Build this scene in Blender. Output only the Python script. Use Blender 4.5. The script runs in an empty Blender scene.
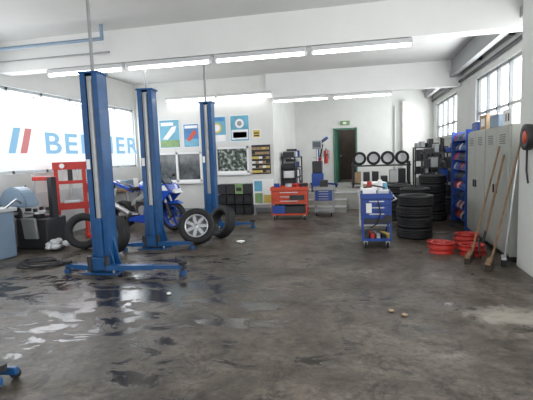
import bpy, bmesh, math, random
from mathutils import Vector, Matrix, Euler
random.seed(4)
S=bpy.context.scene
PI=math.pi
# ---------------------------------------------------------------- materials
def mat(name,col,rough=.5,metal=0,var=0.0,vs=6,emit=0,ecol=None,bump=0,coat=0):
    m=bpy.data.materials.new(name); m.use_nodes=True
    nt=m.node_tree; b=nt.nodes['Principled BSDF']
    b.inputs['Base Color'].default_value=(*col,1); b.inputs['Roughness'].default_value=rough
    b.inputs['Metallic'].default_value=metal
    if coat: b.inputs['Coat Weight'].default_value=coat
    if emit:
        b.inputs['Emission Color'].default_value=(*(ecol or col),1); b.inputs['Emission Strength'].default_value=emit
    if var or bump:
        tc=nt.nodes.new('ShaderNodeTexCoord'); n=nt.nodes.new('ShaderNodeTexNoise')
        n.inputs['Scale'].default_value=vs; n.inputs['Detail'].default_value=6; n.inputs['Roughness'].default_value=.65
        nt.links.new(tc.outputs['Object'],n.inputs['Vector'])
        if var:
            r=nt.nodes.new('ShaderNodeValToRGB')
            r.color_ramp.elements[0].position=.3; r.color_ramp.elements[1].position=.65
            r.color_ramp.elements[0].color=(*[c*(1-var) for c in col],1); r.color_ramp.elements[1].color=(*col,1)
            nt.links.new(n.outputs['Fac'],r.inputs['Fac']); nt.links.new(r.outputs['Color'],b.inputs['Base Color'])
        if bump:
            bp=nt.nodes.new('ShaderNodeBump'); bp.inputs['Strength'].default_value=bump; bp.inputs['Distance'].default_value=.02
            nt.links.new(n.outputs['Fac'],bp.inputs['Height']); nt.links.new(bp.outputs['Normal'],b.inputs['Normal'])
    return m
M={}
M['wall']=mat('wall_paint',(.70,.705,.68),.7,var=.10,vs=1.2)
M['ceil']=mat('ceiling_paint',(.66,.66,.64),.8,var=.08,vs=.8)
M['beam']=mat('beam_paint',(.74,.74,.72),.8,var=.06,vs=1)
M['skirt']=mat('skirt_paint',(.35,.37,.38),.6,var=.3,vs=3)
M['blue']=mat('lift_blue',(.008,.085,.25),.38,var=.35,vs=5,coat=.1)
M['blue2']=mat('cart_blue',(.012,.06,.31),.35,var=.25,vs=8)
M['bikeblue']=mat('bike_blue',(.012,.075,.46),.2,coat=.6)
M['steel']=mat('steel',(.55,.56,.57),.35,.8,var=.2,vs=8)
M['grey']=mat('grey_paint',(.30,.31,.31),.5,var=.12,vs=5)
M['lgrey']=mat('light_grey_paint',(.55,.56,.56),.45,var=.1,vs=4)
M['cab']=mat('cabinet_paint',(.38,.39,.35),.45,var=.12,vs=2)
M['dark']=mat('dark_metal',(.026,.026,.03),.5,var=.3,vs=8)
M['black']=mat('black_plastic',(.010,.010,.012),.45)
M['rub']=mat('rubber',(.010,.010,.011),.7,var=.3,vs=14,bump=.2)
M['rim']=mat('alloy',(.6,.61,.63),.3,.7,var=.15,vs=9)
M['red']=mat('red_paint',(.50,.028,.018),.4,var=.2,vs=8)
M['orange']=mat('orange_paint',(.60,.065,.022),.4,var=.25,vs=8)
M['white']=mat('white_plastic',(.8,.8,.8),.45)
M['paper']=mat('paper',(.78,.78,.76),.8)
M['wood']=mat('broom_wood',(.26,.155,.08),.6,var=.35,vs=10)
M['dwood']=mat('door_wood',(.09,.065,.05),.6,var=.3,vs=4)
M['card']=mat('cardboard',(.38,.27,.16),.8,var=.15)
M['green']=mat('door_green',(.06,.19,.13),.5)
M['yellow']=mat('yellow_paint',(.62,.47,.10),.5)
M['bristle']=mat('bristle',(.05,.035,.025),.9,var=.4,vs=30)
M['tile']=mat('step_tile',(.36,.35,.32),.55,var=.3,vs=5)
M['cyan']=mat('poster_cyan',(.14,.42,.58),.4,var=.3,vs=3)
M['pblue']=mat('poster_blue',(.05,.24,.55),.4,var=.5,vs=3)
M['pgreen']=mat('poster_green',(.24,.40,.16),.5,var=.4,vs=5)
M['cloth']=mat('cloth',(.68,.69,.70),.9,var=.2,bump=.3)
M['plate']=mat('balancer_shell',(.20,.28,.37),.4,var=.15,vs=3)
M['screen']=mat('screen',(.03,.05,.07),.2)
M['tube']=mat('fluorescent',(1,1,1),.5,emit=10,ecol=(1,.98,.95))
M['sky']=mat('window_daylight',(.9,.95,1),.3,emit=3.2,ecol=(.92,.97,1))
M['banner']=mat('banner_vinyl_glow',(.80,.83,.85),.5,emit=.42,ecol=(.93,.97,1))  # emission puts a backlit glow into the vinyl itself
M['letter']=mat('banner_lettering_glow',(.22,.46,.64),.5,emit=.34,ecol=(.35,.62,.9))  # letters glow too, as if lit from behind
M['bred']=mat('banner_red_glow',(.62,.22,.22),.5,emit=.25,ecol=(.85,.33,.33))  # logo red given the same painted-in backlight glow
M['glass']=mat('dark_glass',(.16,.18,.19),.15,var=.8,vs=2.5)
M['hose']=mat('hose_rubber',(.02,.02,.022),.5)
def pane_reflection():
    m=bpy.data.materials.new('leafy_reflection'); m.use_nodes=True; nt=m.node_tree; b=nt.nodes['Principled BSDF']  # noise colours paint a leafy reflection into the window pane
    tc=nt.nodes.new('ShaderNodeTexCoord'); n=nt.nodes.new('ShaderNodeTexNoise'); n.inputs['Scale'].default_value=10; n.inputs['Detail'].default_value=5
    r=nt.nodes.new('ShaderNodeValToRGB'); r.color_ramp.interpolation='CONSTANT'
    e=r.color_ramp.elements; e[0].color=(.012,.018,.015,1); e[1].position=.5; e[1].color=(.10,.13,.10,1)
    k=e.new(.57); k.color=(.35,.40,.37,1); k=e.new(.44); k.color=(.04,.06,.045,1)
    nt.links.new(tc.outputs['Object'],n.inputs['Vector']); nt.links.new(n.outputs['Fac'],r.inputs['Fac']); nt.links.new(r.outputs['Color'],b.inputs['Base Color'])
    b.inputs['Roughness'].default_value=.3
    return m
M['pane_reflection']=pane_reflection()
def floor_mat():
    m=bpy.data.materials.new('stained_concrete'); m.use_nodes=True; nt=m.node_tree; b=nt.nodes['Principled BSDF']; L=nt.links.new
    tc=nt.nodes.new('ShaderNodeTexCoord')
    def noise(s,d=8,r=.6,dist=0,off=0,sc=(1,1,1)):
        n=nt.nodes.new('ShaderNodeTexNoise'); n.inputs['Scale'].default_value=s; n.inputs['Detail'].default_value=d
        n.inputs['Roughness'].default_value=r; n.inputs['Distortion'].default_value=dist
        mp=nt.nodes.new('ShaderNodeMapping'); mp.inputs['Location'].default_value=(off,off*.7,0); mp.inputs['Scale'].default_value=sc; L(tc.outputs['Object'],mp.inputs['Vector']); L(mp.outputs[0],n.inputs['Vector'])
        return n.outputs['Fac']
    def ramp(f,stops):
        r=nt.nodes.new('ShaderNodeValToRGB'); e=r.color_ramp.elements
        e[0].position=stops[0][0]; e[0].color=(*stops[0][1],1); e[1].position=stops[-1][0]; e[1].color=(*stops[-1][1],1)
        for p,c in stops[1:-1]:
            k=e.new(p); k.color=(*c,1)
        L(f,r.inputs['Fac']); return r.outputs['Color']
    def mix(f,a,c,mode='MIX'):
        x=nt.nodes.new('ShaderNodeMix'); x.data_type='RGBA'; x.blend_type=mode
        if isinstance(f,float): x.inputs[0].default_value=f
        else: L(f,x.inputs[0])
        for v,i in ((a,6),(c,7)):
            if isinstance(v,tuple): x.inputs[i].default_value=(*v,1)
            else: L(v,x.inputs[i])
        return x.outputs[2]
    def math_(op,a,c):
        x=nt.nodes.new('ShaderNodeMath'); x.operation=op; x.use_clamp=False
        for v,i in ((a,0),(c,1)):
            if isinstance(v,(int,float)): x.inputs[i].default_value=v
            else: L(v,x.inputs[i])
        return x.outputs[0]
    def blob(c,rad,sx=1,sy=1):
        mp=nt.nodes.new('ShaderNodeMapping'); mp.vector_type='POINT'
        mp.inputs['Location'].default_value=(-c[0]*sx,-c[1]*sy,0); mp.inputs['Scale'].default_value=(sx,sy,1)
        L(tc.outputs['Object'],mp.inputs['Vector'])
        ln=nt.nodes.new('ShaderNodeVectorMath'); ln.operation='LENGTH'; L(mp.outputs[0],ln.inputs[0])
        mr=nt.nodes.new('ShaderNodeMapRange'); mr.inputs['From Min'].default_value=0; mr.inputs['From Max'].default_value=rad
        mr.inputs['To Min'].default_value=1; mr.inputs['To Max'].default_value=0
        L(ln.outputs['Value'],mr.inputs['Value']); return mr.outputs[0]
    base=ramp(noise(.8,12,.74,.5),[(.32,(.036,.028,.020)),(.44,(.076,.061,.046)),(.54,(.130,.109,.088)),(.66,(.215,.19,.16)),(.8,(.31,.285,.25))])
    fine=ramp(noise(13,9,.82),[(.34,(.30,.27,.24)),(.5,(.92,.92,.92)),(.66,(1.45,1.43,1.38))])
    c=mix(1.0,base,fine,'MULTIPLY')
    spots=ramp(noise(3.1,9,.75,1.0,off=5),[(.38,(.26,.23,.20)),(.49,(1,1,1))])
    c=mix(.9,c,spots,'MULTIPLY')
    pale=ramp(math_('ADD',math_('MULTIPLY',blob((1.35,4.35),.8,1,1.5),.45),math_('MULTIPLY',noise(4,8,.75,.8),.6)),[(.50,(0,0,0)),(.62,(1,1,1))])
    c=mix(math_('MULTIPLY',pale,.7),c,(.36,.335,.285))
    w=math_('ADD',math_('MULTIPLY',blob((-2.7,4.5),3.2,.8,1.2),.20),math_('MULTIPLY',noise(2.6,8,.66,.6,off=3,sc=(.7,1.3,1)),1.0))
    wet=ramp(w,[(.635,(0,0,0)),(.675,(1,1,1))])
    damp=ramp(w,[(.50,(0,0,0)),(.64,(1,1,1))])
    c=mix(math_('MULTIPLY',damp,.55),c,(.032,.025,.019))
    c=mix(math_('MULTIPLY',wet,.85),c,(.012,.009,.007))
    L(c,b.inputs['Base Color'])
    rr=ramp(noise(1.9,9,.72,off=9),[(.35,(.28,)*3),(.65,(.60,)*3)])
    rg=mix(wet,mix(math_('MULTIPLY',damp,.6),rr,(.26,.26,.26)),(.13,.13,.13)); L(rg,b.inputs['Roughness'])
    b.inputs['Specular IOR Level'].default_value=.42
    bp=nt.nodes.new('ShaderNodeBump'); bp.inputs['Distance'].default_value=.014
    L(math_('SUBTRACT',.5,math_('MULTIPLY',wet,.40)),bp.inputs['Strength']); L(noise(10,8,.75),bp.inputs['Height']); L(bp.outputs['Normal'],b.inputs['Normal'])
    return m
M['floor']=floor_mat()
# ---------------------------------------------------------------- builder
class B:
    def __init__(s,name): s.name=name; s.bm=bmesh.new(); s.ms=[]
    def add(s,t,m,smooth=False,X=None):
        m=M[m]
        if m not in s.ms: s.ms.append(m)
        i=s.ms.index(m)
        if X is not None: bmesh.ops.transform(t,matrix=X,verts=t.verts)
        bmesh.ops.recalc_face_normals(t,faces=t.faces)
        for f in t.faces: f.material_index=i; f.smooth=smooth
        me=bpy.data.meshes.new('t'); t.to_mesh(me); t.free(); s.bm.from_mesh(me); bpy.data.meshes.remove(me); return s
    def box(s,c,d,m,rot=(0,0,0),bev=0):
        t=bmesh.new(); bmesh.ops.create_cube(t,size=1,matrix=Matrix.Diagonal((*d,1)))
        if bev: bmesh.ops.bevel(t,geom=t.edges[:],offset=min(bev,min(d)*.45),segments=2,affect='EDGES',profile=.5)
        return s.add(t,m,False,Matrix.Translation(c)@Euler(rot).to_matrix().to_4x4())
    def bb(s,x0,x1,y0,y1,z0,z1,m,bev=0):
        return s.box(((x0+x1)/2,(y0+y1)/2,(z0+z1)/2),(x1-x0,y1-y0,z1-z0),m,bev=bev)
    def cyl(s,p,q,r,m,r2=None,seg=14):
        p=Vector(p); q=Vector(q); d=q-p
        t=bmesh.new(); bmesh.ops.create_cone(t,cap_ends=True,segments=seg,radius1=r,radius2=r if r2 is None else r2,depth=d.length)
        X=Matrix.Translation((p+q)/2)@d.to_track_quat('Z','Y').to_matrix().to_4x4()
        return s.add(t,m,False,X)
    def sph(s,c,r,m,sc=(1,1,1),rot=(0,0,0),u=14,v=10):
        t=bmesh.new(); bmesh.ops.create_uvsphere(t,u_segments=u,v_segments=v,radius=r)
        return s.add(t,m,True,Matrix.Translation(c)@Euler(rot).to_matrix().to_4x4()@Matrix.Diagonal((*sc,1)))
    def tube(s,pts,r,m,seg=8):
        for a,b in zip(pts,pts[1:]): s.cyl(a,b,r,m,seg=seg)
        for a in pts[1:-1]: s.sph(a,r,m,u=8,v=6)
        return s
    def lathe(s,prof,m,X=Matrix(),seg=32,closed=True):
        t=bmesh.new(); rings=[]
        for k in range(seg):
            a=2*PI*k/seg; rings.append([t.verts.new((r*math.cos(a),r*math.sin(a),z)) for r,z in prof])
        n=len(prof)
        for k in range(seg):
            A=rings[k]; C=rings[(k+1)%seg]
            for j in range(n if closed else n-1):
                jj=(j+1)%n
                t.faces.new((A[j],C[j],C[jj],A[jj]))
        return s.add(t,m,True,X)
    def prism(s,out,y0,y1,m,bev=0,X=None,smooth=False):
        t=bmesh.new()
        A=[t.verts.new((x,y0,z)) for x,z in out]; C=[t.verts.new((x,y1,z)) for x,z in out]
        t.faces.new(A); t.faces.new(C[::-1])
        for i in range(len(out)):
            j=(i+1)%len(out); t.faces.new((A[i],A[j],C[j],C[i]))
        if bev: bmesh.ops.bevel(t,geom=t.edges[:],offset=bev,segments=2,affect='EDGES',clamp_overlap=True)
        return s.add(t,m,smooth,X)
    def done(s,loc=(0,0,0),rz=0,rot=None):
        me=bpy.data.meshes.new(s.name); s.bm.to_mesh(me); s.bm.free()
        for m in s.ms: me.materials.append(m)
        o=bpy.data.objects.new(s.name,me); S.collection.objects.link(o); o.location=loc
        o.rotation_euler=rot or (0,0,rz); return o
# ---------------------------------------------------------------- room shell
XL,XR,YP,YB,H=-6.6,2.5,12.0,16.2,3.85
YF=-2.5; PZ=.5
B('floor').bb(XL-.2,XR+.2,YF,YP+.6,-.2,0,'floor').done()
B('ceiling').bb(XL-.2,XR+.2,YF,YB+.2,H,H+.15,'ceil').done()
w=B('wall_left'); ly0,ly1,lz0,lz1=3.4,11.9,1.42,3.1
w.bb(XL-.2,XL,YF,YP+.2,0,lz0,'wall'); w.bb(XL-.2,XL,YF,YP+.2,lz1,H,'wall'); w.bb(XL-.2,XL,YF,ly0,lz0,lz1,'wall'); w.bb(XL-.2,XL,ly1,YP+.2,lz0,lz1,'wall')
w.bb(XL,XL+.012,YF,YP,0,1.0,'lgrey'); w.done()
g=B('window_6'); g.bb(XL-.13,XL-.12,ly0,ly1,lz0,lz1,'sky')  # glowing window band added behind the banner to brighten this side
for i in range(10):
    y=ly0+.03+(ly1-ly0-.06)*i/9; g.bb(XL-.11,XL-.04,y-.03,y+.03,lz0,lz1,'grey')
for z in (lz0+.03,lz1-.03): g.bb(XL-.11,XL-.04,ly0,ly1,z-.03,z+.03,'grey')
g.done()
w=B('wall_right')
wins=[(1.0,5.2),(6.35,10.5),(12.4,15.6)]
wz0,wz1=1.98,3.13
w.bb(XR,XR+.2,YF,YB+.2,0,wz0,'wall'); w.bb(XR,XR+.2,YF,YB+.2,wz1,H,'wall')
ys=[YF]+[v for a in wins for v in a]+[YB+.2]
for a,b in zip(ys[::2],ys[1::2]): w.bb(XR,XR+.2,a,b,wz0,wz1,'wall')
w.done()
B('wall_pillar').bb(2.05,XR-.001,5.3,6.30,.001,H-.001,'wall').done()
for k,(a,b) in enumerate(wins):
    g=B('window_%d'%(k+1)); g.bb(XR+.12,XR+.13,a,b,wz0,wz1,'sky')
    n=max(2,round((b-a)/.75))
    for i in range(n+1):
        o_=(.03 if i==0 else -.03 if i==n else 0)
        y=a+(b-a)*i/n; g.bb(XR+.05,XR+.115,y-.03+o_,y+.03+o_,wz0,wz1,'grey')
    for z in (wz0+.03,wz0+.38,wz1-.03): g.bb(XR+.05,XR+.115,a,b,z-.025,z+.025,'grey')
    g.bb(XR-.06,XR+.05,a,b,wz0-.04,wz0-.001,'lgrey'); g.done()
w=B('wall_partition')
X1=-2.4
ops=[(-6.15,-4.58,.92,1.80),(-4.16,-3.14,1.14,1.9)]
w.bb(XL,X1,YP,YP+.15,1.9,H,'wall'); w.bb(XL,X1,YP,YP+.15,0,.92,'wall')
w.bb(XL,-6.15,YP,YP+.15,.92,1.9,'wall'); w.bb(-6.15,-4.58,YP,YP+.15,1.8,1.9,'wall'); w.bb(-4.58,-4.16,YP,YP+.15,.92,1.9,'wall')
w.bb(-4.16,-3.14,YP,YP+.15,.92,1.14,'wall'); w.bb(-3.14,X1,YP,YP+.15,.92,1.9,'wall')
w.bb(X1-.15,X1,YP+.15,YB,0,H,'wall'); w.done()
for k,(a,b,c,d) in enumerate(ops):
    g=B('window_%d'%(k+4)); g.bb(a,b,YP+.09,YP+.10,c,d,'glass' if k==0 else 'pane_reflection')
    for x in ([a+.03,(a+b)/2,b-.03] if k==0 else [a+.03,b-.03]): g.bb(x-.03,x+.03,YP+.02,YP+.085,c,d,'white')
    for z in (c+.03,d-.03): g.bb(a,b,YP+.02,YP+.085,z-.03,z+.03,'white')
    g.bb(a-.05,b+.05,YP-.12,YP-.001,c-.05,c-.001,'white'); g.done()
dx0,dx1,dz1=-.98,-.12,PZ+2.02
w=B('wall_back'); w.bb(X1-.15,dx0,YB,YB+.2,0,H,'wall'); w.bb(dx1,XR+.2,YB,YB+.2,0,H,'wall'); w.bb(dx0,dx1,YB,YB+.2,dz1,H,'wall')
w.bb(dx0,dx1,YB,YB+.2,0,PZ,'wall')
w.bb(1.45,1.65,YB-.2,YB,PZ,3.35,'wall')
w.done()
w=B('wall_corridor'); w.bb(dx0-.5,dx0-.35,YB+.2,YB+2.2,PZ,3,'wall'); w.bb(dx1+.3,dx1+.45,YB+.2,YB+2.2,PZ,3,'dwood')
w.bb(dx0-.5,dx1+.45,YB+2.2,YB+2.3,PZ,3,'dwood'); w.bb(dx0-.5,dx1+.45,YB+.2,YB+2.3,PZ-.1,PZ,'tile'); w.bb(dx0-.5,dx1+.45,YB+.2,YB+2.3,3,3.1,'wall'); w.done()
d=B('door_1')
for x in (dx0+.03,dx1-.03): d.bb(x-.028,x+.028,YB-.03,YB+.19,PZ+.001,dz1-.001,'green')
d.bb(dx0+.003,dx1-.003,YB-.03,YB+.19,dz1-.06,dz1-.002,'green')
d.box((dx0+.13,YB+.64,PZ+.98),(.04,.84,1.9),'green',(0,0,-.10)); d.cyl((dx0+.15,YB+.95,PZ+1.0),(dx0+.26,YB+.95,PZ+1.0),.015,'steel')
d.done()
p=B('floor_platform'); p.bb(X1+.001,XR-.001,12.45,YB-.201,0.001,PZ,'tile'); p.bb(X1+.001,1.44,YB-.201,YB-.001,0.001,PZ,'tile'); p.bb(X1+.001,XR-.001,12.43,12.48,PZ-.03,PZ+.003,'lgrey'); p.done()
p=B('stairs')
for i,(y,z) in enumerate(((11.75,.17),(12.1,.335))): p.bb(X1+.16,-.4,y,12.428,.001,z,'tile'); p.bb(X1+.16,-.4,y-.015,y+.03,z-.03,z+.004,'lgrey')
p.done()
b=B('trim_1'); b.bb(XL,XR,6.95,7.25,3.3,H,'beam'); b.done()
b=B('trim_2'); b.bb(X1-.15,XR,11.9,12.15,3.2,H,'beam'); b.done()
b=B('baseboard_left'); b.bb(XL+.02,X1,YP-.03,YP-.001,.001,.13,'skirt'); b.done()
def lamp(x,y,z,L=1.52):
    f=B('fluorescent_light'); f.bb(x-L/2,x+L/2,y-.05,y+.05,z+.03,z+.10,'lgrey',.008)
    f.cyl((x-L/2+.03,y,z),(x+L/2-.03,y,z),.022,'tube',seg=12)
    for e in (-1,1): f.bb(x+e*(L/2-.015)-.015,x+e*(L/2-.015)+.015,y-.03,y+.03,z-.025,z+.03,'white')
    f.done()
for i in range(4): lamp(-4.78+i*1.60,7.01,3.19)
for x in (-4.75,-3.15): lamp(x,11.83,3.28)
for x in (-1.6,.05): lamp(x,11.93,3.09)
r=B('ceiling_rail'); r.bb(2.22,2.34,6.32,YB-.01,3.42,3.56,'grey'); r.bb(2.26,2.30,6.32,YB-.01,3.56,H-.01,'grey')
for y in range(8,16,2): r.bb(2.34,XR-.01,y-.04,y+.04,3.44,3.54,'dark')
r.done()
r=B('conduit_pipe'); r.cyl((2.46,6.35,3.3),(2.46,YB-.05,3.3),.03,'dark'); r.done()
r=B('conduit_pipe'); r.cyl((1.2,YB-.05,PZ+.05),(1.2,YB-.05,3.2),.03,'lgrey'); r.done()
r=B('overhead_pipe'); r.tube([(XL+.01,6.6,3.62),(-4.15,6.6,3.62),(-4.15,6.6,H-.005)],.03,'plate'); r.tube([(XL+.01,6.8,3.45),(-4.15,6.8,3.45)],.018,'grey'); r.done()
# ---------------------------------------------------------------- banner
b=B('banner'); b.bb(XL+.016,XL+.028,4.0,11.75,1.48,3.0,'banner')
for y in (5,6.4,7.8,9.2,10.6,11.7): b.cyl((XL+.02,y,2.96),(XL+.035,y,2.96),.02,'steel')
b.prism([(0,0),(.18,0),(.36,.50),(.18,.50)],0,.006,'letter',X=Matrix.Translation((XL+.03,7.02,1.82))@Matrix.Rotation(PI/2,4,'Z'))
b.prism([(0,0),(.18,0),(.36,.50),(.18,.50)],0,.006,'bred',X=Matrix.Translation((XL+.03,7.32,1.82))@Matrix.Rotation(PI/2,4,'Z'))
bn=b.done()
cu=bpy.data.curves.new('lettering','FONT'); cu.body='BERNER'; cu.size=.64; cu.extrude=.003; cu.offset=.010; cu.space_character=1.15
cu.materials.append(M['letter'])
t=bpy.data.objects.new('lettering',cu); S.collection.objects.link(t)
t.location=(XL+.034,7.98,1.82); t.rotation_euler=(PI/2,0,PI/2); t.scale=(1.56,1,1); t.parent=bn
# ---------------------------------------------------------------- lifts
def lift(x,y,rz,arms,pole,hh=2.82):
    l=B('car_lift')
    W,Dp,th=.26,.24,.02
    l.box((0,0,.012),(.52,.46,.024),'blue')
    l.bb(-W/2,W/2,Dp/2-th,Dp/2,.024,hh,'blue')
    for e in (-1,1):
        l.bb(e*W/2-(th if e>0 else 0),e*W/2+(th if e<0 else 0),-Dp/2,Dp/2,.024,hh,'blue')
        a,c=(e*W/2,e*(W/2-.075)); l.bb(min(a,c),max(a,c),-Dp/2-.012,-Dp/2+.006,.024,hh,'blue')
        l.prism([(e*W/2,.024),(e*(W/2+.12),.024),(e*(W/2+.11),.08),(e*W/2,.50)],-.012,.012,'blue')
        l.prism([(e*W/2,.024),(e*(W/2+.09),.024),(e*W/2,.34)],-.12,-.10,'blue')
        for yy in (-.19,.19): l.cyl((e*.21,yy,.024),(e*.21,yy,.06),.018,'steel',seg=6)
    l.bb(-.055,.055,-.09,.05,.03,hh-.03,'lgrey')
    l.bb(-.018,.018,-.105,-.09,.05,hh-.08,'steel')
    l.cyl((.038,-.10,.05),(.038,-.10,hh-.05),.008,'dark')
    l.box((0,0,hh+.015),(W+.05,Dp+.05,.03),'blue',bev=.008)
    l.bb(-.14,.14,-.22,-.135,.06,.24,'blue',.01); l.bb(-.05,.05,-.17,-.11,.24,.80,'blue',.01)
    l.cyl((-.13,-.22,.06),(-.13,-.22,.27),.035,'dark'); l.cyl((.13,-.22,.06),(.13,-.22,.27),.035,'dark')
    for sx,ang,L1 in arms:
        X=Matrix.Translation((sx*.13,-.22,.13))@Matrix.Rotation(ang,4,'Z')
        for (a,b_,w_,h_) in ((0,L1*.62,.10,.07),(L1*.5,L1,.07,.05)):
            t=bmesh.new(); bmesh.ops.create_cube(t,size=1,matrix=Matrix.Translation(((a+b_)/2,0,-.02))@Matrix.Diagonal((b_-a,w_,h_,1))); l.add(t,'blue',False,X)
        e=X@Vector((L1,0,0)); l.cyl(e+Vector((0,0,-.08)),e+Vector((0,0,.03)),.032,'dark'); l.cyl(e+Vector((0,0,.02)),e+Vector((0,0,.05)),.06,'rub'); l.cyl(e+Vector((0,0,-.128)),e+Vector((0,0,-.07)),.05,'blue')
    px,pt=pole; l.cyl((px,0,hh),(px,0,pt),.024,'grey')
    l.tube([(-.10,Dp/2+.02,.1),(-.10,Dp/2+.02,hh-.1)],.012,'hose')
    l.bb(-W/2+.01,-W/2+.065,-Dp/2-.016,-Dp/2-.012,1.5,1.64,'white')
    return l.done((x,y,0),rz)
lift(-3.67,5.55,0.05,[(1,.06,1.10),(-1,PI-.2,.42)],(0.0,H-.005))
lift(-3.70,7.17,0.12,[(1,.05,.60),(-1,PI+.2,.35)],(0.0,3.298))
lift(-3.37,9.35,0.05,[(1,.1,.85),(-1,PI-.2,.35)],(-.03,H-.005))
# ---------------------------------------------------------------- tyres and wheels
def tyre_geo(o,X,R=.31,W=.20,rim=True,ri=.20,m='rim'):
    pr=[(ri,-W*.36),(ri+.02,-W*.48),(R*.86,-W*.52),(R*.96,-W*.46),(R,-W*.36)]
    for z in (-.2,0,.2): pr+=[(R,z*W-.012),(R-.009,z*W-.007),(R-.009,z*W+.007),(R,z*W+.012)]
    pr+=[(R,W*.36),(R*.96,W*.46),(R*.86,W*.52),(ri+.02,W*.48),(ri,W*.36)]
    o.lathe(pr,'rub',X,40)
    if rim:
        o.lathe([(ri+.003,-W*.38),(ri+.003,W*.42),(ri-.012,W*.42),(ri-.03,W*.2),(ri-.03,-W*.38)],m,X,40)
        o.lathe([(.0001,W*.22),(.055,W*.22),(.06,W*.14),(.0001,W*.14)],m,X,20,closed=False)
        for k in range(7):
            a=2*PI*k/7; t=bmesh.new(); bmesh.ops.create_cube(t,size=1,matrix=Matrix.Rotation(a,4,'Z')@Matrix.Translation(((ri+.03)/2,0,W*.2))@Matrix.Diagonal((ri-.04,.06,.025,1))); o.add(t,m,False,X)
        o.lathe([(.0001,-W*.1),(ri-.03,-W*.1),(ri-.03,-W*.12),(.0001,-W*.12)],'grey',X,24,closed=False)
def wheel(name,x,y,yaw,lean,R=.31,W=.2,rim=True,ri=.2):
    o=B(name); tyre_geo(o,Matrix(),R,W,rim,ri)
    ob=o.done((x,y,0)); ob.rotation_euler=Euler((PI/2-lean,0,yaw))
    mm=ob.rotation_euler.to_matrix(); ob.location.z=-min((mm@v.co).z for v in ob.data.vertices)+.001; return ob
wheel('car_tyre',-5.02,6.95,.5,.25,rim=False,R=.33)
wheel('car_tyre',-4.22,6.62,-.25,.2,rim=False,R=.33)
wheel('alloy_wheel',-3.0,7.45,.3,.38,R=.335,ri=.215)
wheel('car_tyre',-2.72,8.1,-.6,.35,rim=False,R=.32)
def stack(x,y,n,R=.31,W=.195,z0=0,name='tyre_stack'):
    o=B(name)
    for i in range(n): tyre_geo(o,Matrix.Translation((random.uniform(-.02,.02),random.uniform(-.02,.02),W*.52+i*W*1.04)),R,W,False)
    return o.done((x,y,z0))
stack(.97,8.35,4,.32,.19)
stack(1.12,9.5,4,.31,.2)
stack(.85,10.5,4,.31,.2)
stack(1.60,10.5,5,.31,.2)
def rims(x,y,n,R=.19):
    o=B('red_rim_stack')
    for i in range(n):
        X=Matrix.Translation((random.uniform(-.02,.02),random.uniform(-.02,.02),.001+i*.081))
        o.lathe([(R,0),(R,.012),(R-.02,.02),(R-.025,.06),(R,.068),(R,.08),(R-.03,.08),(R-.045,.06),(R-.045,.02),(R-.03,0)],'red',X,32)
        for k in range(6):
            t=bmesh.new(); bmesh.ops.create_cube(t,size=1,matrix=Matrix.Rotation(k*PI/3,4,'Z')@Matrix.Translation((R*.45,0,.05))@Matrix.Diagonal((R*.75,.035,.018,1))); o.add(t,'red',False,X)
        o.lathe([(.02,.03),(.05,.03),(.05,.065),(.02,.065)],'red',X,16)
    return o.done((x,y,0))
rims(1.22,7.08,2); rims(1.63,6.95,2); rims(1.66,7.42,3); rims(1.28,7.55,1)
# ---------------------------------------------------------------- motorcycle
m=B('motorcycle')
RX=Matrix.Rotation(PI/2,4,'X')
for sx,w_ in ((-.66,.17),(.68,.12)):
    X=Matrix.Translation((sx,0,.305))@RX
    R=.305; pr=[(.215,-w_*.42),(R*.85,-w_*.5),(R*.95,-w_*.38),(R,0),(R*.95,w_*.38),(R*.85,w_*.5),(.215,w_*.42)]
    m.lathe(pr,'rub',X,36)
    m.lathe([(.218,-w_*.42),(.218,w_*.42),(.195,w_*.4),(.195,-w_*.4)],'bikeblue' if sx>0 else 'dark',X,36)
    for k in range(5):
        t=bmesh.new(); bmesh.ops.create_cube(t,size=1,matrix=Matrix.Rotation(k*2*PI/5,4,'Z')@Matrix.Translation((.115,0,0))@Matrix.Diagonal((.18,.03,.03,1))); m.add(t,'bikeblue' if sx>0 else 'dark',False,X)
    m.cyl((sx,-.10,.305),(sx,.10,.305),.03,'dark')
    m.lathe([(.09,-.07),(.15,-.07),(.15,-.062),(.09,-.062)],'steel',X,24); 
for e in (-1,1):
    m.cyl((.68,e*.09,.305),(.42,e*.09,.98),.026,'steel'); m.cyl((.68,e*.09,.305),(.58,e*.09,.58),.034,'dark')
    m.tube([(.44,e*.1,.95),(.36,e*.30,.93)],.016,'black'); m.cyl((.37,e*.26,.93),(.35,e*.36,.925),.022,'rub')
    m.tube([(.50,e*.14,1.06),(.48,e*.30,1.12)],.01,'black'); m.sph((.48,e*.33,1.13),.06,'black',(.5,1,.6))
    m.prism([(.62,.98),(.30,.86),(.12,.66),(.06,.34),(.34,.24),(.52,.42),(.56,.62),(.80,.80)],e*.17,e*.21,'bikeblue',.012)
    m.prism([(.36,.60),(.16,.58),(.12,.44),(.36,.42)],e*.212,e*.218,'white')
    m.prism([(.50,.80),(.34,.76),(.30,.66),(.48,.68)],e*.212,e*.218,'black')
    m.prism([(.10,.34),(-.36,.26),(-.40,.18),(.02,.15),(.30,.20),(.36,.26)],e*.13,e*.17,'bikeblue',.01)
    m.prism([(.66,.95),(.48,.90),(.46,.84),(.74,.84)],e*.212,e*.218,'white')
    m.box((-.42,e*.11,.33),(.56,.04,.07),'lgrey',(0,-.06,0),.01)
    m.prism([(-.50,.93),(-.30,.86),(-.28,.78),(-.92,1.00),(-.90,1.04)],e*.04,e*.11,'bikeblue',.012)
m.prism([(.80,.80),(.62,.98),(.48,.90),(.56,.70)],-.18,.18,'bikeblue',.03)
m.prism([(.86,.78),(.80,.86),(.76,.80)],-.12,.12,'white')
m.prism([(.63,.97),(.42,1.16),(.38,1.14),(.56,.94)],-.13,.13,'screen',.01)
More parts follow.
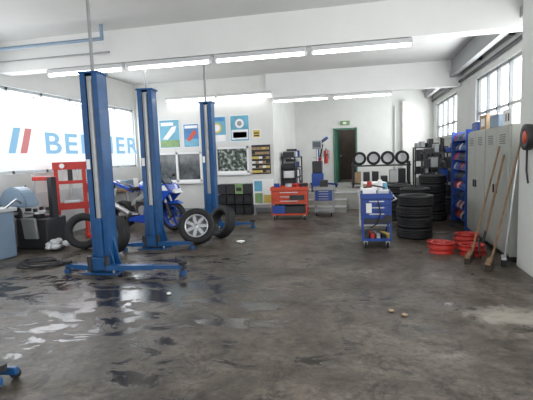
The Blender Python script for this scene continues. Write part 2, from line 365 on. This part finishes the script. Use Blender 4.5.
m.prism([(.92,.56),(.78,.63),(.58,.60),(.50,.52),(.56,.55),(.78,.58)],-.07,.07,'bikeblue',.01)
m.sph((.10,0,.90),.22,'bikeblue',(1.25,.72,.62),(0,.12,0)); m.sph((.16,0,1.0),.05,'steel',(1,1,.4))
m.prism([(-.12,.84),(-.38,.80),(-.46,.86),(-.34,.90),(-.14,.90)],-.13,.13,'black',.03)
m.prism([(-.46,.92),(-.78,1.02),(-.80,.98),(-.48,.86)],-.09,.09,'black',.02)
m.box((-.88,0,.99),(.06,.13,.05),'red',(0,-.3,0),.01); m.box((-.93,0,.78),(.02,.14,.16),'white',(0,.4,0)); m.cyl((-.88,0,.96),(-.92,0,.80),.012,'black')
m.box((.02,0,.50),(.46,.30,.30),'dark',bev=.05); m.cyl((.0,-.17,.42),(.0,.17,.42),.10,'grey'); m.box((.12,0,.68),(.30,.24,.14),'dark',bev=.03)
m.prism([(.30,.92),(-.30,.62),(-.34,.50),(-.22,.52),(.34,.80)],-.14,.14,'grey',.02)
m.tube([(.34,.06,.50),(.30,.10,.22),(-.1,.12,.18),(-.35,.14,.30)],.03,'steel'); m.cyl((-.35,-.16,.34),(-.80,-.20,.56),.055,'steel'); m.cyl((-.35,.14,.30),(-.35,-.16,.34),.03,'steel')
m.tube([(-.18,.16,.33),(-.28,.26,.01)],.012,'dark'); m.cyl((-.15,-.16,.38),(-.15,-.27,.38),.015,'steel')
mb=m.done((-4.86,9.1,0),rz=-.24); mb.scale=(1.1,1.1,1.1)
# ---------------------------------------------------------------- hydraulic press
p=B('hydraulic_press'); a=.27
for e in (-1,1):
    p.bb(e*a-.04,e*a+.04,-.05,.05,.03,1.60,'red',.005); p.bb(e*a-.05,e*a+.05,-.26,.26,.0,.06,'red')
    p.tube([(e*a,-.24,.06),(e*a,-.03,.40)],.015,'red')
    for k in range(7): p.cyl((e*a-.045,0,.35+k*.14),(e*a+.045,0,.35+k*.14),.014,'dark',seg=8)
p.bb(-.33,.33,-.07,-.02,1.46,1.62,'red'); p.bb(-.33,.33,.02,.07,1.46,1.62,'red'); p.bb(-.26,.26,-.06,.06,1.16,1.23,'red')
p.bb(-.33,.33,-.08,-.04,.62,.76,'red'); p.bb(-.33,.33,.04,.08,.62,.76,'red')
p.cyl((0,0,1.16),(0,0,1.60),.05,'dark'); p.cyl((0,0,.90),(0,0,1.16),.03,'steel')
for e in (-1,1): p.tube([(e*.15,0,1.22),(e*.15,0,1.50)],.016,'steel')
p.bb(-.15,.15,-.1,.1,.76,.80,'steel'); p.bb(.31,.40,-.08,.08,.95,1.15,'red',.01); p.cyl((.36,-.08,1.13),(.42,-.28,1.30),.012,'steel'); p.cyl((-.15,-.08,1.54),(-.15,-.10,1.54),.05,'white')
p.done((-6.02,8.02,0),rz=.7)
w=B('wheel_balancer')
w.bb(-.26,.26,-.22,.22,0,.80,'plate',.03); w.bb(-.30,.30,-.26,.26,.80,.87,'lgrey',.02)
for k in range(3): w.bb(-.24+k*.17,-.11+k*.17,-.22,-.08,.87,.90,'dark')
w.bb(.10,.18,.1,.18,.87,1.25,'grey'); w.bb(-.06,.34,.08,.14,1.22,1.52,'black',.015); w.bb(-.03,.31,.075,.079,1.25,1.49,'screen')
w.cyl((-.26,0,.72),(-.56,0,.72),.03,'steel'); w.cyl((-.48,0,.72),(-.51,0,.72),.10,'dark',seg=20)
t_=[(.36*math.cos(a),.74+.36*math.sin(a)) for a in [PI*k/14 for k in range(15)]]
w.prism([(y,z) for y,z in t_],-.10,.16,'plate',.02,X=Matrix.Translation((-.50,0,.10))@Matrix.Rotation(PI/2,4,'Z'))
w.tube([(-.36,.28,.92),(-.26,.30,1.0),(-.1,.24,.87)],.02,'steel')
w.done((-6.17,6.1,0),rz=-1.75)
w=B('tyre_changer')
w.bb(-.28,.28,-.34,.34,0,.58,'dark',.03); w.cyl((0,-.05,.58),(0,-.05,.66),.10,'dark'); w.cyl((0,-.05,.66),(0,-.05,.70),.25,'steel',seg=28)
for k in range(4): w.box((.18*math.cos(k*PI/2+.4),-.05+.18*math.sin(k*PI/2+.4),.73),(.1,.05,.06),'dark',(0,0,k*PI/2+.4))
w.bb(-.07,.07,.24,.34,.55,1.35,'dark',.01); w.bb(-.05,.05,-.1,.32,1.28,1.36,'red',.01); w.cyl((0,-.1,.88),(0,-.1,1.42),.022,'steel'); w.sph((0,-.1,.86),.05,'dark')
w.box((.31,.0,.40),(.06,.30,.40),'grey',(0,.12,0),.02); w.tube([(.1,-.32,.5),(.2,-.34,.9),(.1,-.2,1.2)],.012,'hose')
w.done((-6.05,7.12,0),rz=-1.57)
c=B('crumpled_cloth')
for k in range(9): c.sph((random.uniform(-.16,.16),random.uniform(-.12,.12),.055+random.uniform(0,.06)),random.uniform(.05,.09),'cloth',(1.2,1,.6),(0,0,random.random()*3),8,6)
for k in range(5): c.sph((random.uniform(-.08,.08),random.uniform(-.06,.06),.16),.07,'cloth',(1,1,.8),(0,0,k),8,6)
c.done((-5.48,6.85,0))
h=B('air_hose'); pts=[]
for k in range(90):
    a=k*.33; r=.26+.05*math.sin(k*.7)+.03*math.cos(k*.31); pts.append((r*1.2*math.cos(a),r*math.sin(a),.012+.0005*k))
pts+=[(.45,.18,.012),(.75,.12,.012),(.92,.02,.012)]
h.tube(pts,.011,'hose',6); h.done((-5.0,5.75,0))
w=B('workbench'); w.bb(0,.6,0,1.7,.80,.86,'wood',.005)
for x in (.04,.56):
    for y in (.06,1.64): w.bb(x-.03,x+.03,y-.03,y+.03,0,.8,'grey')
w.bb(.05,.55,.1,1.6,.2,.23,'grey'); w.bb(.1,.5,.2,.6,.23,.5,'card'); w.bb(.1,.5,.75,1.2,.23,.45,'red',.01); w.bb(.1,.4,.3,.7,.86,1.08,'plate',.01); w.cyl((.3,1.0,.86),(.3,1.0,1.1),.07,'white'); w.bb(.15,.45,1.2,1.5,.86,.98,'dark',.01)
w.done((XL+.04,10.15,0))
# ---------------------------------------------------------------- posters on partition
def poster(n,x0,x1,z0,z1,bg,els=()):
    p=B(n); p.bb(x0,x1,YP-.012,YP-.002,z0,z1,'white'); a=.02; y=YP-.013
    p.bb(x0+a,x1-a,y-.001,y,z0+a,z1-a,bg); w_=x1-x0; h_=z1-z0
    for (u0,v0,u1,v1,m_) in els: p.bb(x0+u0*w_,x0+u1*w_,y-.003,y-.0015,z0+v0*h_,z0+v1*h_,m_)
    return p
p=poster('poster',-5.86,-5.2,1.93,2.77,'cyan',[(.05,.04,.95,.28,'pgreen'),(.1,.78,.7,.9,'white')])
p.prism([(-5.75,2.2),(-5.45,2.55),(-5.3,2.58),(-5.35,2.42),(-5.6,2.18)],YP-.02,YP-.0165,'white'); p.done()
p=poster('poster',-5.1,-4.6,1.93,2.62,'pblue',[(.06,.05,.94,.35,'cyan'),(.1,.8,.9,.92,'white')])
p.prism([(-5.0,2.15),(-4.75,2.45),(-4.68,2.35),(-4.9,2.1)],YP-.02,YP-.0165,'orange'); p.done()
p=poster('poster',-4.33,-3.76,2.02,2.79,'cyan',[(.05,.04,.95,.3,'white'),(.1,.82,.9,.94,'pblue')])
p.cyl((-4.05,YP-.02,2.45),(-4.05,YP-.0165,2.45),.15,'yellow',seg=24); p.cyl((-4.05,YP-.024,2.45),(-4.05,YP-.0205,2.45),.10,'white',seg=24); p.done()
p=poster('poster',-3.66,-3.08,2.04,2.79,'cyan',[(.08,.08,.92,.45,'white'),(.15,.14,.85,.36,'pgreen')])
p.cyl((-3.37,YP-.02,2.55),(-3.37,YP-.0165,2.55),.13,'white',seg=24); p.cyl((-3.37,YP-.024,2.55),(-3.37,YP-.0205,2.55),.07,'grey',seg=24); p.done()
p=poster('sign',-3.0,-2.76,2.12,2.36,'yellow',[(.2,.2,.8,.35,'black'),(.2,.5,.8,.65,'black')]); p.done()
p=poster('notice',-4.53,-4.24,1.45,1.85,'paper',[(.15,.6,.85,.85,'grey'),(.15,.2,.85,.5,'lgrey')]); p.done()
r=B('small_parts_rack'); r.bb(-3.04,-2.5,YP-.03,YP-.002,1.1,1.92,'dark')
for i in range(6):
    r.bb(-3.03,-2.51,YP-.12,YP-.03,1.13+i*.13,1.14+i*.13,'card')
    for j in range(5): r.bb(-3.02+j*.102,-2.93+j*.102,YP-.10,YP-.035,1.14+i*.13,1.205+i*.13,random.choice(['yellow','card','dark','card','white','dark']),.004)
r.done()
r=B('storage_crates')
for i in range(4):
    for j in range(3):
        x=-3.92+i*.25; z=.0+j*.29
        m_=random.choice(['black','pgreen','dark','dark']) if j==2 else 'black'
        r.bb(x,x+.23,0,.35,z,z+.26,m_,.01); r.bb(x+.04,x+.19,-.006,-.0005,z+.08,z+.18,'dark'); r.bb(x-.004,x+.234,-.012,.36,z+.245,z+.268,m_)
r.done((0,11.42,0))
p=B('notice_board'); p.bb(-2.62,-2.05,11.38,11.42,.28,.98,'white',.005)
for (a,b_,c_,d_,m_) in ((-2.58,-2.36,.65,.93,'cyan'),(-2.32,-2.10,.6,.93,'paper'),(-2.57,-2.36,.33,.6,'pgreen'),(-2.32,-2.12,.33,.55,'yellow')): p.bb(a,b_,11.374,11.379,c_,d_,m_)
for x in (-2.6,-2.1): p.bb(x-.02,x+.02,11.42,11.46,0,.98,'steel'); p.bb(x-.02,x+.02,11.3,11.6,0,.03,'steel')
p.done((-.27,0,0))
# ---------------------------------------------------------------- carts
def cart(name,W,D,Hh,m1,m2,drawers=5):
    c=B(name)
    for sx in (-1,1):
        for sy in (-1,1):
            X=(sx*(W/2-.06),sy*(D/2-.06)); c.cyl((X[0]-.015,X[1],.055),(X[0]+.015,X[1],.055),.055,'rub',seg=18); c.box((X[0],X[1],.10),(.06,.06,.03),'steel'); c.box((X[0]+.028,X[1],.08),(.006,.04,.07),'steel'); c.box((X[0]-.028,X[1],.08),(.006,.04,.07),'steel')
    c.bb(-W/2,W/2,-D/2,D/2,.12,.16,m1); 
    for sx in (-1,1):
        for sy in (-1,1): c.bb(sx*W/2-(.03 if sx>0 else 0),sx*W/2+(.03 if sx<0 else 0),sy*D/2-(.03 if sy>0 else 0),sy*D/2+(.03 if sy<0 else 0),.16,Hh,m1)
    z=.40; dh=(Hh-.06-z)/drawers
    c.bb(-W/2+.01,W/2-.01,-D/2+.02,D/2-.01,z,Hh-.05,m2)
    for i in range(drawers):
        c.bb(-W/2+.035,W/2-.035,-D/2,-D/2+.02,z+i*dh+.008,z+(i+1)*dh-.008,m2,.004); c.bb(-W/4,W/4,-D/2-.014,-D/2-.001,z+(i+.62)*dh,z+(i+.78)*dh,'steel')
    c.bb(-W/2-.02,W/2+.02,-D/2-.02,D/2+.02,Hh-.05,Hh,m1,.008)
    for e in (-1,1): c.bb(-W/2,W/2,e*(D/2+.01)-.008,e*(D/2+.01)+.008,Hh,Hh+.04,m1)
    for e in (-1,1): c.bb(e*(W/2+.01)-.008,e*(W/2+.01)+.008,-D/2,D/2,Hh,Hh+.04,m1)
    c.tube([(W/2,-D/2+.06,Hh-.1),(W/2+.08,-D/2+.06,Hh-.06),(W/2+.08,D/2-.06,Hh-.06),(W/2,D/2-.06,Hh-.1)],.012,'steel')
    return c,Hh
c,h=cart('tool_trolley',.48,.60,.88,'blue2','blue2',4)
c.bb(-.22,.0,-.26,-.08,h,h+.12,'white',.01); c.bb(.03,.2,-.22,.0,h,h+.08,'lgrey',.01); c.cyl((-.1,.08,h),(-.1,.08,h+.22),.04,'red'); c.cyl((.08,.12,h),(.08,.12,h+.24),.035,'white'); c.cyl((.17,.18,h),(.17,.18,h+.18),.04,'cyan'); c.bb(-.2,-.05,.15,.28,h,h+.16,'card')
c.tube([(-.2,-.1,h+.12),(-.05,-.2,h+.17),(.15,-.15,h+.12)],.012,'dark')
for k in range(5): c.box((-.16+k*.08,-.1,.19),(.06,.3,.06+.02*(k%3)),['dark','red','steel','black','yellow'][k],(0,0,.1*k))
c.bb(-.17,-.08,-.325,-.315,.60,.76,'paper'); c.cyl((.18,-.315,.5),(.18,-.335,.5),.07,'dark',seg=20); c.bb(-.2,.2,-.318,-.31,.42,.50,'dark')
c.tube([(.02,-.32,.80),(.06,-.36,.6),(.0,-.35,.42),(-.1,-.33,.35)],.01,'black')
c.done((.24,7.6,0),rz=.02)
c,h=cart('workshop_cart',.88,.55,.78,'orange','orange',3)
for k in range(12): c.box((random.uniform(-.36,.36),random.uniform(-.18,.18),h+.055),(random.uniform(.08,.2),random.uniform(.06,.12),.11),random.choice(['dark','steel','red','blue2','red','black']),(0,0,random.random()))
c.bb(-.4,.4,-.25,.2,.161,.34,'dark',.01); c.bb(-.42,-.1,-.285,-.275,.17,.36,'blue2'); c.bb(.02,.38,-.30,-.29,.5,.62,'dark')
c.done((-1.76,10.7,0),rz=.05)
c,h=cart('tool_trolley',.5,.4,.72,'grey','blue2',4); c.bb(-.1,.1,-.1,.1,h,h+.2,'black',.01); c.done((-.95,11.3,0))
c,h=cart('parts_cart',.6,.5,.78,'lgrey','grey',3)
c.bb(-.27,.27,-.2,.2,h,h+.12,'white',.02); c.box((.0,0,h+.17),(.46,.36,.09),'paper',(0,0,.2),.02); c.done((.25,9.1,0))
d=B('wheel_rack')
for x in (-.85,.85):
    for y in (-.25,.25): d.bb(x-.03,x+.03,y-.03,y+.03,0,.80,'dark')
for z in (.1,.66): d.bb(-.9,.9,-.28,.28,z,z+.04,'dark')
for k in range(4): tyre_geo(d,Matrix.Translation((-.64+k*.43,-.1,.915))@RX,.212,.18,True,.13,'lgrey')
for k in range(6): d.bb(-.8+k*.27,-.6+k*.27,-.2,.2,.14,.14+random.uniform(.2,.45),random.choice(['dark','black','dark','card','lgrey']),.01)
d.done((.60,14.1,PZ+.001))
def shelf(name,loc,rz,W,D,Hh,levels,mats,frame='dark',fill=.75):
    s=B(name)
    for x in (-W/2+.02,W/2-.02):
        for y in (-D/2+.02,D/2-.02): s.bb(x-.02,x+.02,y-.02,y+.02,0,Hh,frame)
    for i in range(levels):
        z=.08+i*(Hh-.1)/(levels-1); s.bb(-W/2,W/2,-D/2,D/2,z-.015,z+.015,frame)
        gap=(Hh-.1)/(levels-1)*fill
        x=-W/2+.05
        while x<W/2-.14:
            w_=random.uniform(.08,.26); w_=min(w_,W/2-.05-x); hh_=gap*random.uniform(.35,1) if i<levels-1 else random.uniform(.1,.25)
            mm=random.choice(mats)
            if random.random()<.35 and w_<.2: s.cyl((x+w_/2,0,z+.015),(x+w_/2,0,z+.015+hh_),w_*.42,mm)
            else: s.bb(x,x+w_-.02,-D/2+random.uniform(.02,.08),D/2-.04,z+.015,z+.015+hh_,mm,.006)
            x+=w_
    return s.done(loc,rz)
shelf('storage_shelf',(-2.14,13.7,PZ+.001),PI/2,1.6,.42,1.05,4,['dark','black','grey','white','blue2','dark'],fill=.95)
shelf('storage_shelf',(1.98,11.6,0),0,.9,.5,1.55,5,['dark','black','grey','black','blue2','black','dark'],fill=.95)
shelf('storage_shelf',(1.95,13.2,PZ+.001),0,.9,.5,1.2,4,['dark','black','card','grey','black','black'],fill=.95)
# engine crane on the platform
g=B('engine_crane')
g.bb(-.04,.04,-.04,.04,.08,1.45,'blue2'); g.box((0,-.30,1.50),(.07,1.0,.07),'blue2',(-.25,0,0)); g.cyl((0,-.06,.7),(0,-.42,1.42),.03,'dark'); g.cyl((0,-.06,.7),(0,-.22,1.02),.045,'red')
for e in (-1,1):
    g.box((e*.22,-.40,.09),(.06,1.0,.06),'blue2',(0,0,e*.12)); g.cyl((e*.27-.02,-.86,.045),(e*.27+.02,-.86,.045),.045,'rub',seg=16); g.cyl((e*.2-.02,.1,.045),(e*.2+.02,.1,.045),.045,'rub',seg=16)
    g.tube([(e*.18,.08,.1),(0,.04,.9)],.015,'blue2')
g.bb(-.26,.26,.05,.13,.06,.12,'blue2'); g.tube([(0,-.74,1.36),(0,-.74,1.1)],.01,'steel'); g.bb(-.03,.03,-.76,-.72,1.03,1.1,'dark')
g.done((-1.45,15.0,PZ+.001),rz=.5)
s=B('bin_rack'); s.bb(2.34,2.38,9.05,10.45,.1,1.98,'blue2')
for y in (9.07,10.43): s.bb(2.0,2.38,y-.02,y+.02,0,1.98,'blue2')
for i in range(9):
    z=.15+i*.205; s.bb(2.02,2.34,9.09,10.41,z-.01,z,'blue2')
    for j in range(8):
        y=9.11+j*.163; s.prism([(0,0),(.24,0),(.24,.14),(.06,.14),(0,.06)],0,.145,random.choice(['blue2','blue2','dark','blue','dark','red','lgrey']) ,X=Matrix.Translation((2.05,y,z+.002)))
s.done()
for k,y0 in enumerate((6.55,7.75)):
    c=B('metal_cabinet'); c.bb(.03,.44,0,1.17,.06,1.92,'cab',.004); c.bb(.05,.44,.03,1.14,0,.06,'dark')
    for j in range(2):
        a=.012+j*.58; c.bb(0,.03,a,a+.565,.09,1.89,'cab',.006)
        hy=a+(.50 if j==0 else .06); c.bb(-.025,-.001,hy-.012,hy+.012,.92,1.05,'dark',.004)
        for q in range(5): c.bb(-.004,.0,a+.15,a+.41,1.66+q*.03,1.67+q*.03,'dark')
    c.done((2.0,y0,0))
b=B('cardboard_box'); b.bb(0,.35,0,.40,0,.24,'card',.005); b.bb(-.002,.0,.08,.3,.05,.18,'white'); b.bb(0,.35,.18,.22,.24,.243,'paper'); b.done((2.04,7.85,1.922))
b=B('storage_box'); b.bb(0,.35,0,.45,0,.18,'plate',.01); b.bb(-.01,.36,-.01,.46,.18,.20,'white',.005); b.done((2.04,7.2,1.922))
b=B('cardboard_box'); b.bb(0,.36,0,.38,0,.22,'paper',.005); b.bb(-.003,-.0005,.08,.14,.05,.16,'dark'); b.bb(-.003,-.0005,.2,.24,.05,.16,'dark'); b.done((2.04,6.62,1.922))
b=B('storage_box'); b.bb(0,.35,0,.4,0,.15,'blue2',.01); b.bb(-.01,.36,-.01,.41,.15,.17,'white',.005); b.done((2.04,8.4,1.922))
def broom(p,q,yaw,L=.5,name='broom',mm='wood',head='bristle'):
    p=Vector(p); q=Vector(q); b=B(name); up=(q-p).normalized()
    b.cyl(p+up*.11,q,.014,mm,seg=10); 
    X=Matrix.Translation(p+Vector((0,0,.085)))@Matrix.Rotation(yaw,4,'Z')
    for d_,mt,zc in (((L,.06,.035),mm,0.02),((L*.98,.07,.08),head,-.042)):
        t=bmesh.new(); bmesh.ops.create_cube(t,size=1,matrix=Matrix.Translation((0,0,zc))@Matrix.Diagonal((*d_,1))); b.add(t,mt,False,X)
    return b.done()
broom((1.50,6.50,0),(1.965,6.85,1.62),1.2,.42)
broom((1.66,6.12,0),(2.03,6.15,1.75),1.2,.36)
broom((1.90,6.34,0),(2.033,6.29,1.45),1.3,.2,'squeegee','steel','rub')
s=B('shovel'); s.cyl((1.74,6.62,.40),(1.98,6.70,1.50),.016,'wood',seg=10); s.prism([(-.12,.30),(.12,.30),(.13,.08),(.0,0),(-.13,.08)],-.006,.006,'dark',X=Matrix.Translation((1.68,6.62,.01))@Matrix.Rotation(1.3,4,'Z')@Matrix.Rotation(-.12,4,'X')); s.cyl((1.70,6.62,.25),(1.74,6.62,.42),.02,'dark'); s.done()
g=B('cable_reel'); X=Matrix.Translation((2.012,5.92,1.72))@Matrix.Rotation(PI/2,4,'Y')
g.lathe([(.07,-.035),(.16,-.035),(.16,.035),(.07,.035)],'hose',X,24); g.lathe([(.0001,-.036),(.08,-.036),(.08,.036),(.0001,.036)],'orange',X,20,closed=False)
g.tube([(2.02,5.95,1.58),(2.03,5.98,1.30),(2.03,5.92,1.15)],.012,'hose'); g.done()
g=B('compressor_trolley'); g.bb(-.16,.16,-.2,.2,.10,.55,'blue2',.02); g.bb(-.14,.14,-.18,.18,.55,.9,'dark',.02); g.cyl((0,0,.9),(0,0,1.45),.02,'steel'); g.bb(-.14,.14,-.05,.05,1.25,1.5,'grey',.02); g.bb(-.11,.11,-.056,-.05,1.30,1.46,'screen')
for e in (-1,1): g.cyl((e*.17,.12,.08),(e*.2,.12,.08),.08,'rub',seg=18)
g.bb(-.15,.15,-.18,-.12,0,.1,'dark'); g.tube([(-.14,.2,.5),(-.14,.26,1.0),(.14,.26,1.0),(.14,.2,.5)],.015,'steel'); g.done((-1.25,12.75,PZ+.001))
g=B('exit_sign'); g.bb(-.72,-.38,YB-.03,YB-.002,PZ+2.12,PZ+2.28,'pgreen'); g.bb(-.62,-.5,YB-.034,YB-.031,PZ+2.16,PZ+2.24,'white'); g.done()
g=B('fire_extinguisher'); g.cyl((0,0,0),(0,0,.45),.075,'red',seg=20); g.sph((0,0,.45),.075,'red',(1,1,.6)); g.cyl((0,0,.48),(0,0,.56),.02,'dark'); g.box((0,-.04,.56),(.03,.14,.02),'dark'); g.tube([(.02,0,.52),(.11,0,.45),(.10,0,.15)],.01,'hose'); g.box((0,.09,.25),(.06,.04,.3),'steel'); g.done((-1.25,YB-.112,PZ+.75))
g=B('trolley_jack')
g.bb(-.32,.32,-.10,-.06,.05,.11,'blue',.01); g.bb(-.32,.32,.06,.10,.05,.11,'blue',.01); g.bb(-.30,-.12,-.09,.09,.05,.12,'blue',.01); g.box((.02,0,.13),(.42,.07,.05),'blue',(0,-.10,0),.01)
g.cyl((.25,0,.12),(.25,0,.17),.045,'dark',seg=18)
for sx in (-.27,.27):
    for e in (-1,1): g.cyl((sx,e*.105,.04),(sx,e*.135,.04),.04,'dark',seg=18)
g.cyl((-.28,0,.10),(-.68,0,.30),.014,'dark'); g.done((-2.82,2.46,0),rz=0.1)
for (x,y,a) in ((.28,4.35,.3),(.40,4.25,1.2),(-2.25,4.6,.7),(-2.2,7.6,.7)):
    g=B('crumpled_paper')
    t=bmesh.new(); bmesh.ops.create_icosphere(t,subdivisions=2,radius=.032 if y<7 else .08)
    for v in t.verts: v.co*=random.uniform(.6,1.2); v.co.z*=.4
    zz=-min(v.co.z for v in t.verts)
    g.add(t,'card' if x>0 else 'paper',False,Matrix.Translation((0,0,zz))@Matrix.Rotation(a,4,'Z')); g.done((x,y,.001))
# ---------------------------------------------------------------- light
wd=bpy.data.worlds.new('daylight'); S.world=wd; wd.use_nodes=True
wd.node_tree.nodes['Background'].inputs[0].default_value=(.95,.97,1,1); wd.node_tree.nodes['Background'].inputs[1].default_value=2.1
def area(n,loc,rot,sx,sy,p,col=(1,1,1)):
    l=bpy.data.lights.new(n,'AREA'); l.shape='RECTANGLE'; l.size=sx; l.size_y=sy; l.energy=p; l.color=col
    o=bpy.data.objects.new(n,l); S.collection.objects.link(o); o.location=loc; o.rotation_euler=rot
for k,(a,b_) in enumerate(wins):
    area('window_daylight_light',(XR-.02,(a+b_)/2,2.55),(0,PI/2,0),1.1,b_-a,50*(b_-a)/2,(.96,.98,1))
area('banner_fill_light',(XL+.06,7.9,2.25),(0,-PI/2,0),1.5,7.0,100,(.96,.98,1))  # added lamp before the banner, in place of light passing through it
l=bpy.data.lights.new('corridor_fill_light','POINT'); l.energy=9; l.shadow_soft_size=.15; o=bpy.data.objects.new('corridor_fill_light',l); S.collection.objects.link(o); o.location=(-.5,YB+1.4,2.8)  # added unseen lamp to lighten the dark corridor behind the door
# ---------------------------------------------------------------- camera
th,ph,ro=math.radians(12.5),math.radians(5.84),math.radians(2)
R0=Vector((math.cos(th),math.sin(th),0)); F=Vector((-math.sin(th)*math.cos(ph),math.cos(th)*math.cos(ph),-math.sin(ph))); U0=R0.cross(F)
R=R0*math.cos(ro)-U0*math.sin(ro); U=R0*math.sin(ro)+U0*math.cos(ro)
cam=bpy.data.cameras.new('camera'); cam.lens=36*430/533; cam.sensor_width=36; cam.clip_start=.05
co=bpy.data.objects.new('camera',cam); S.collection.objects.link(co)
mw=Matrix.Identity(4)
for i in range(3): mw[i][0]=R[i]; mw[i][1]=U[i]; mw[i][2]=-F[i]
mw[2][3]=1.6; co.matrix_world=mw
S.camera=co
S.view_settings.view_transform='Standard'; S.view_settings.look='None'; S.view_settings.exposure=.2
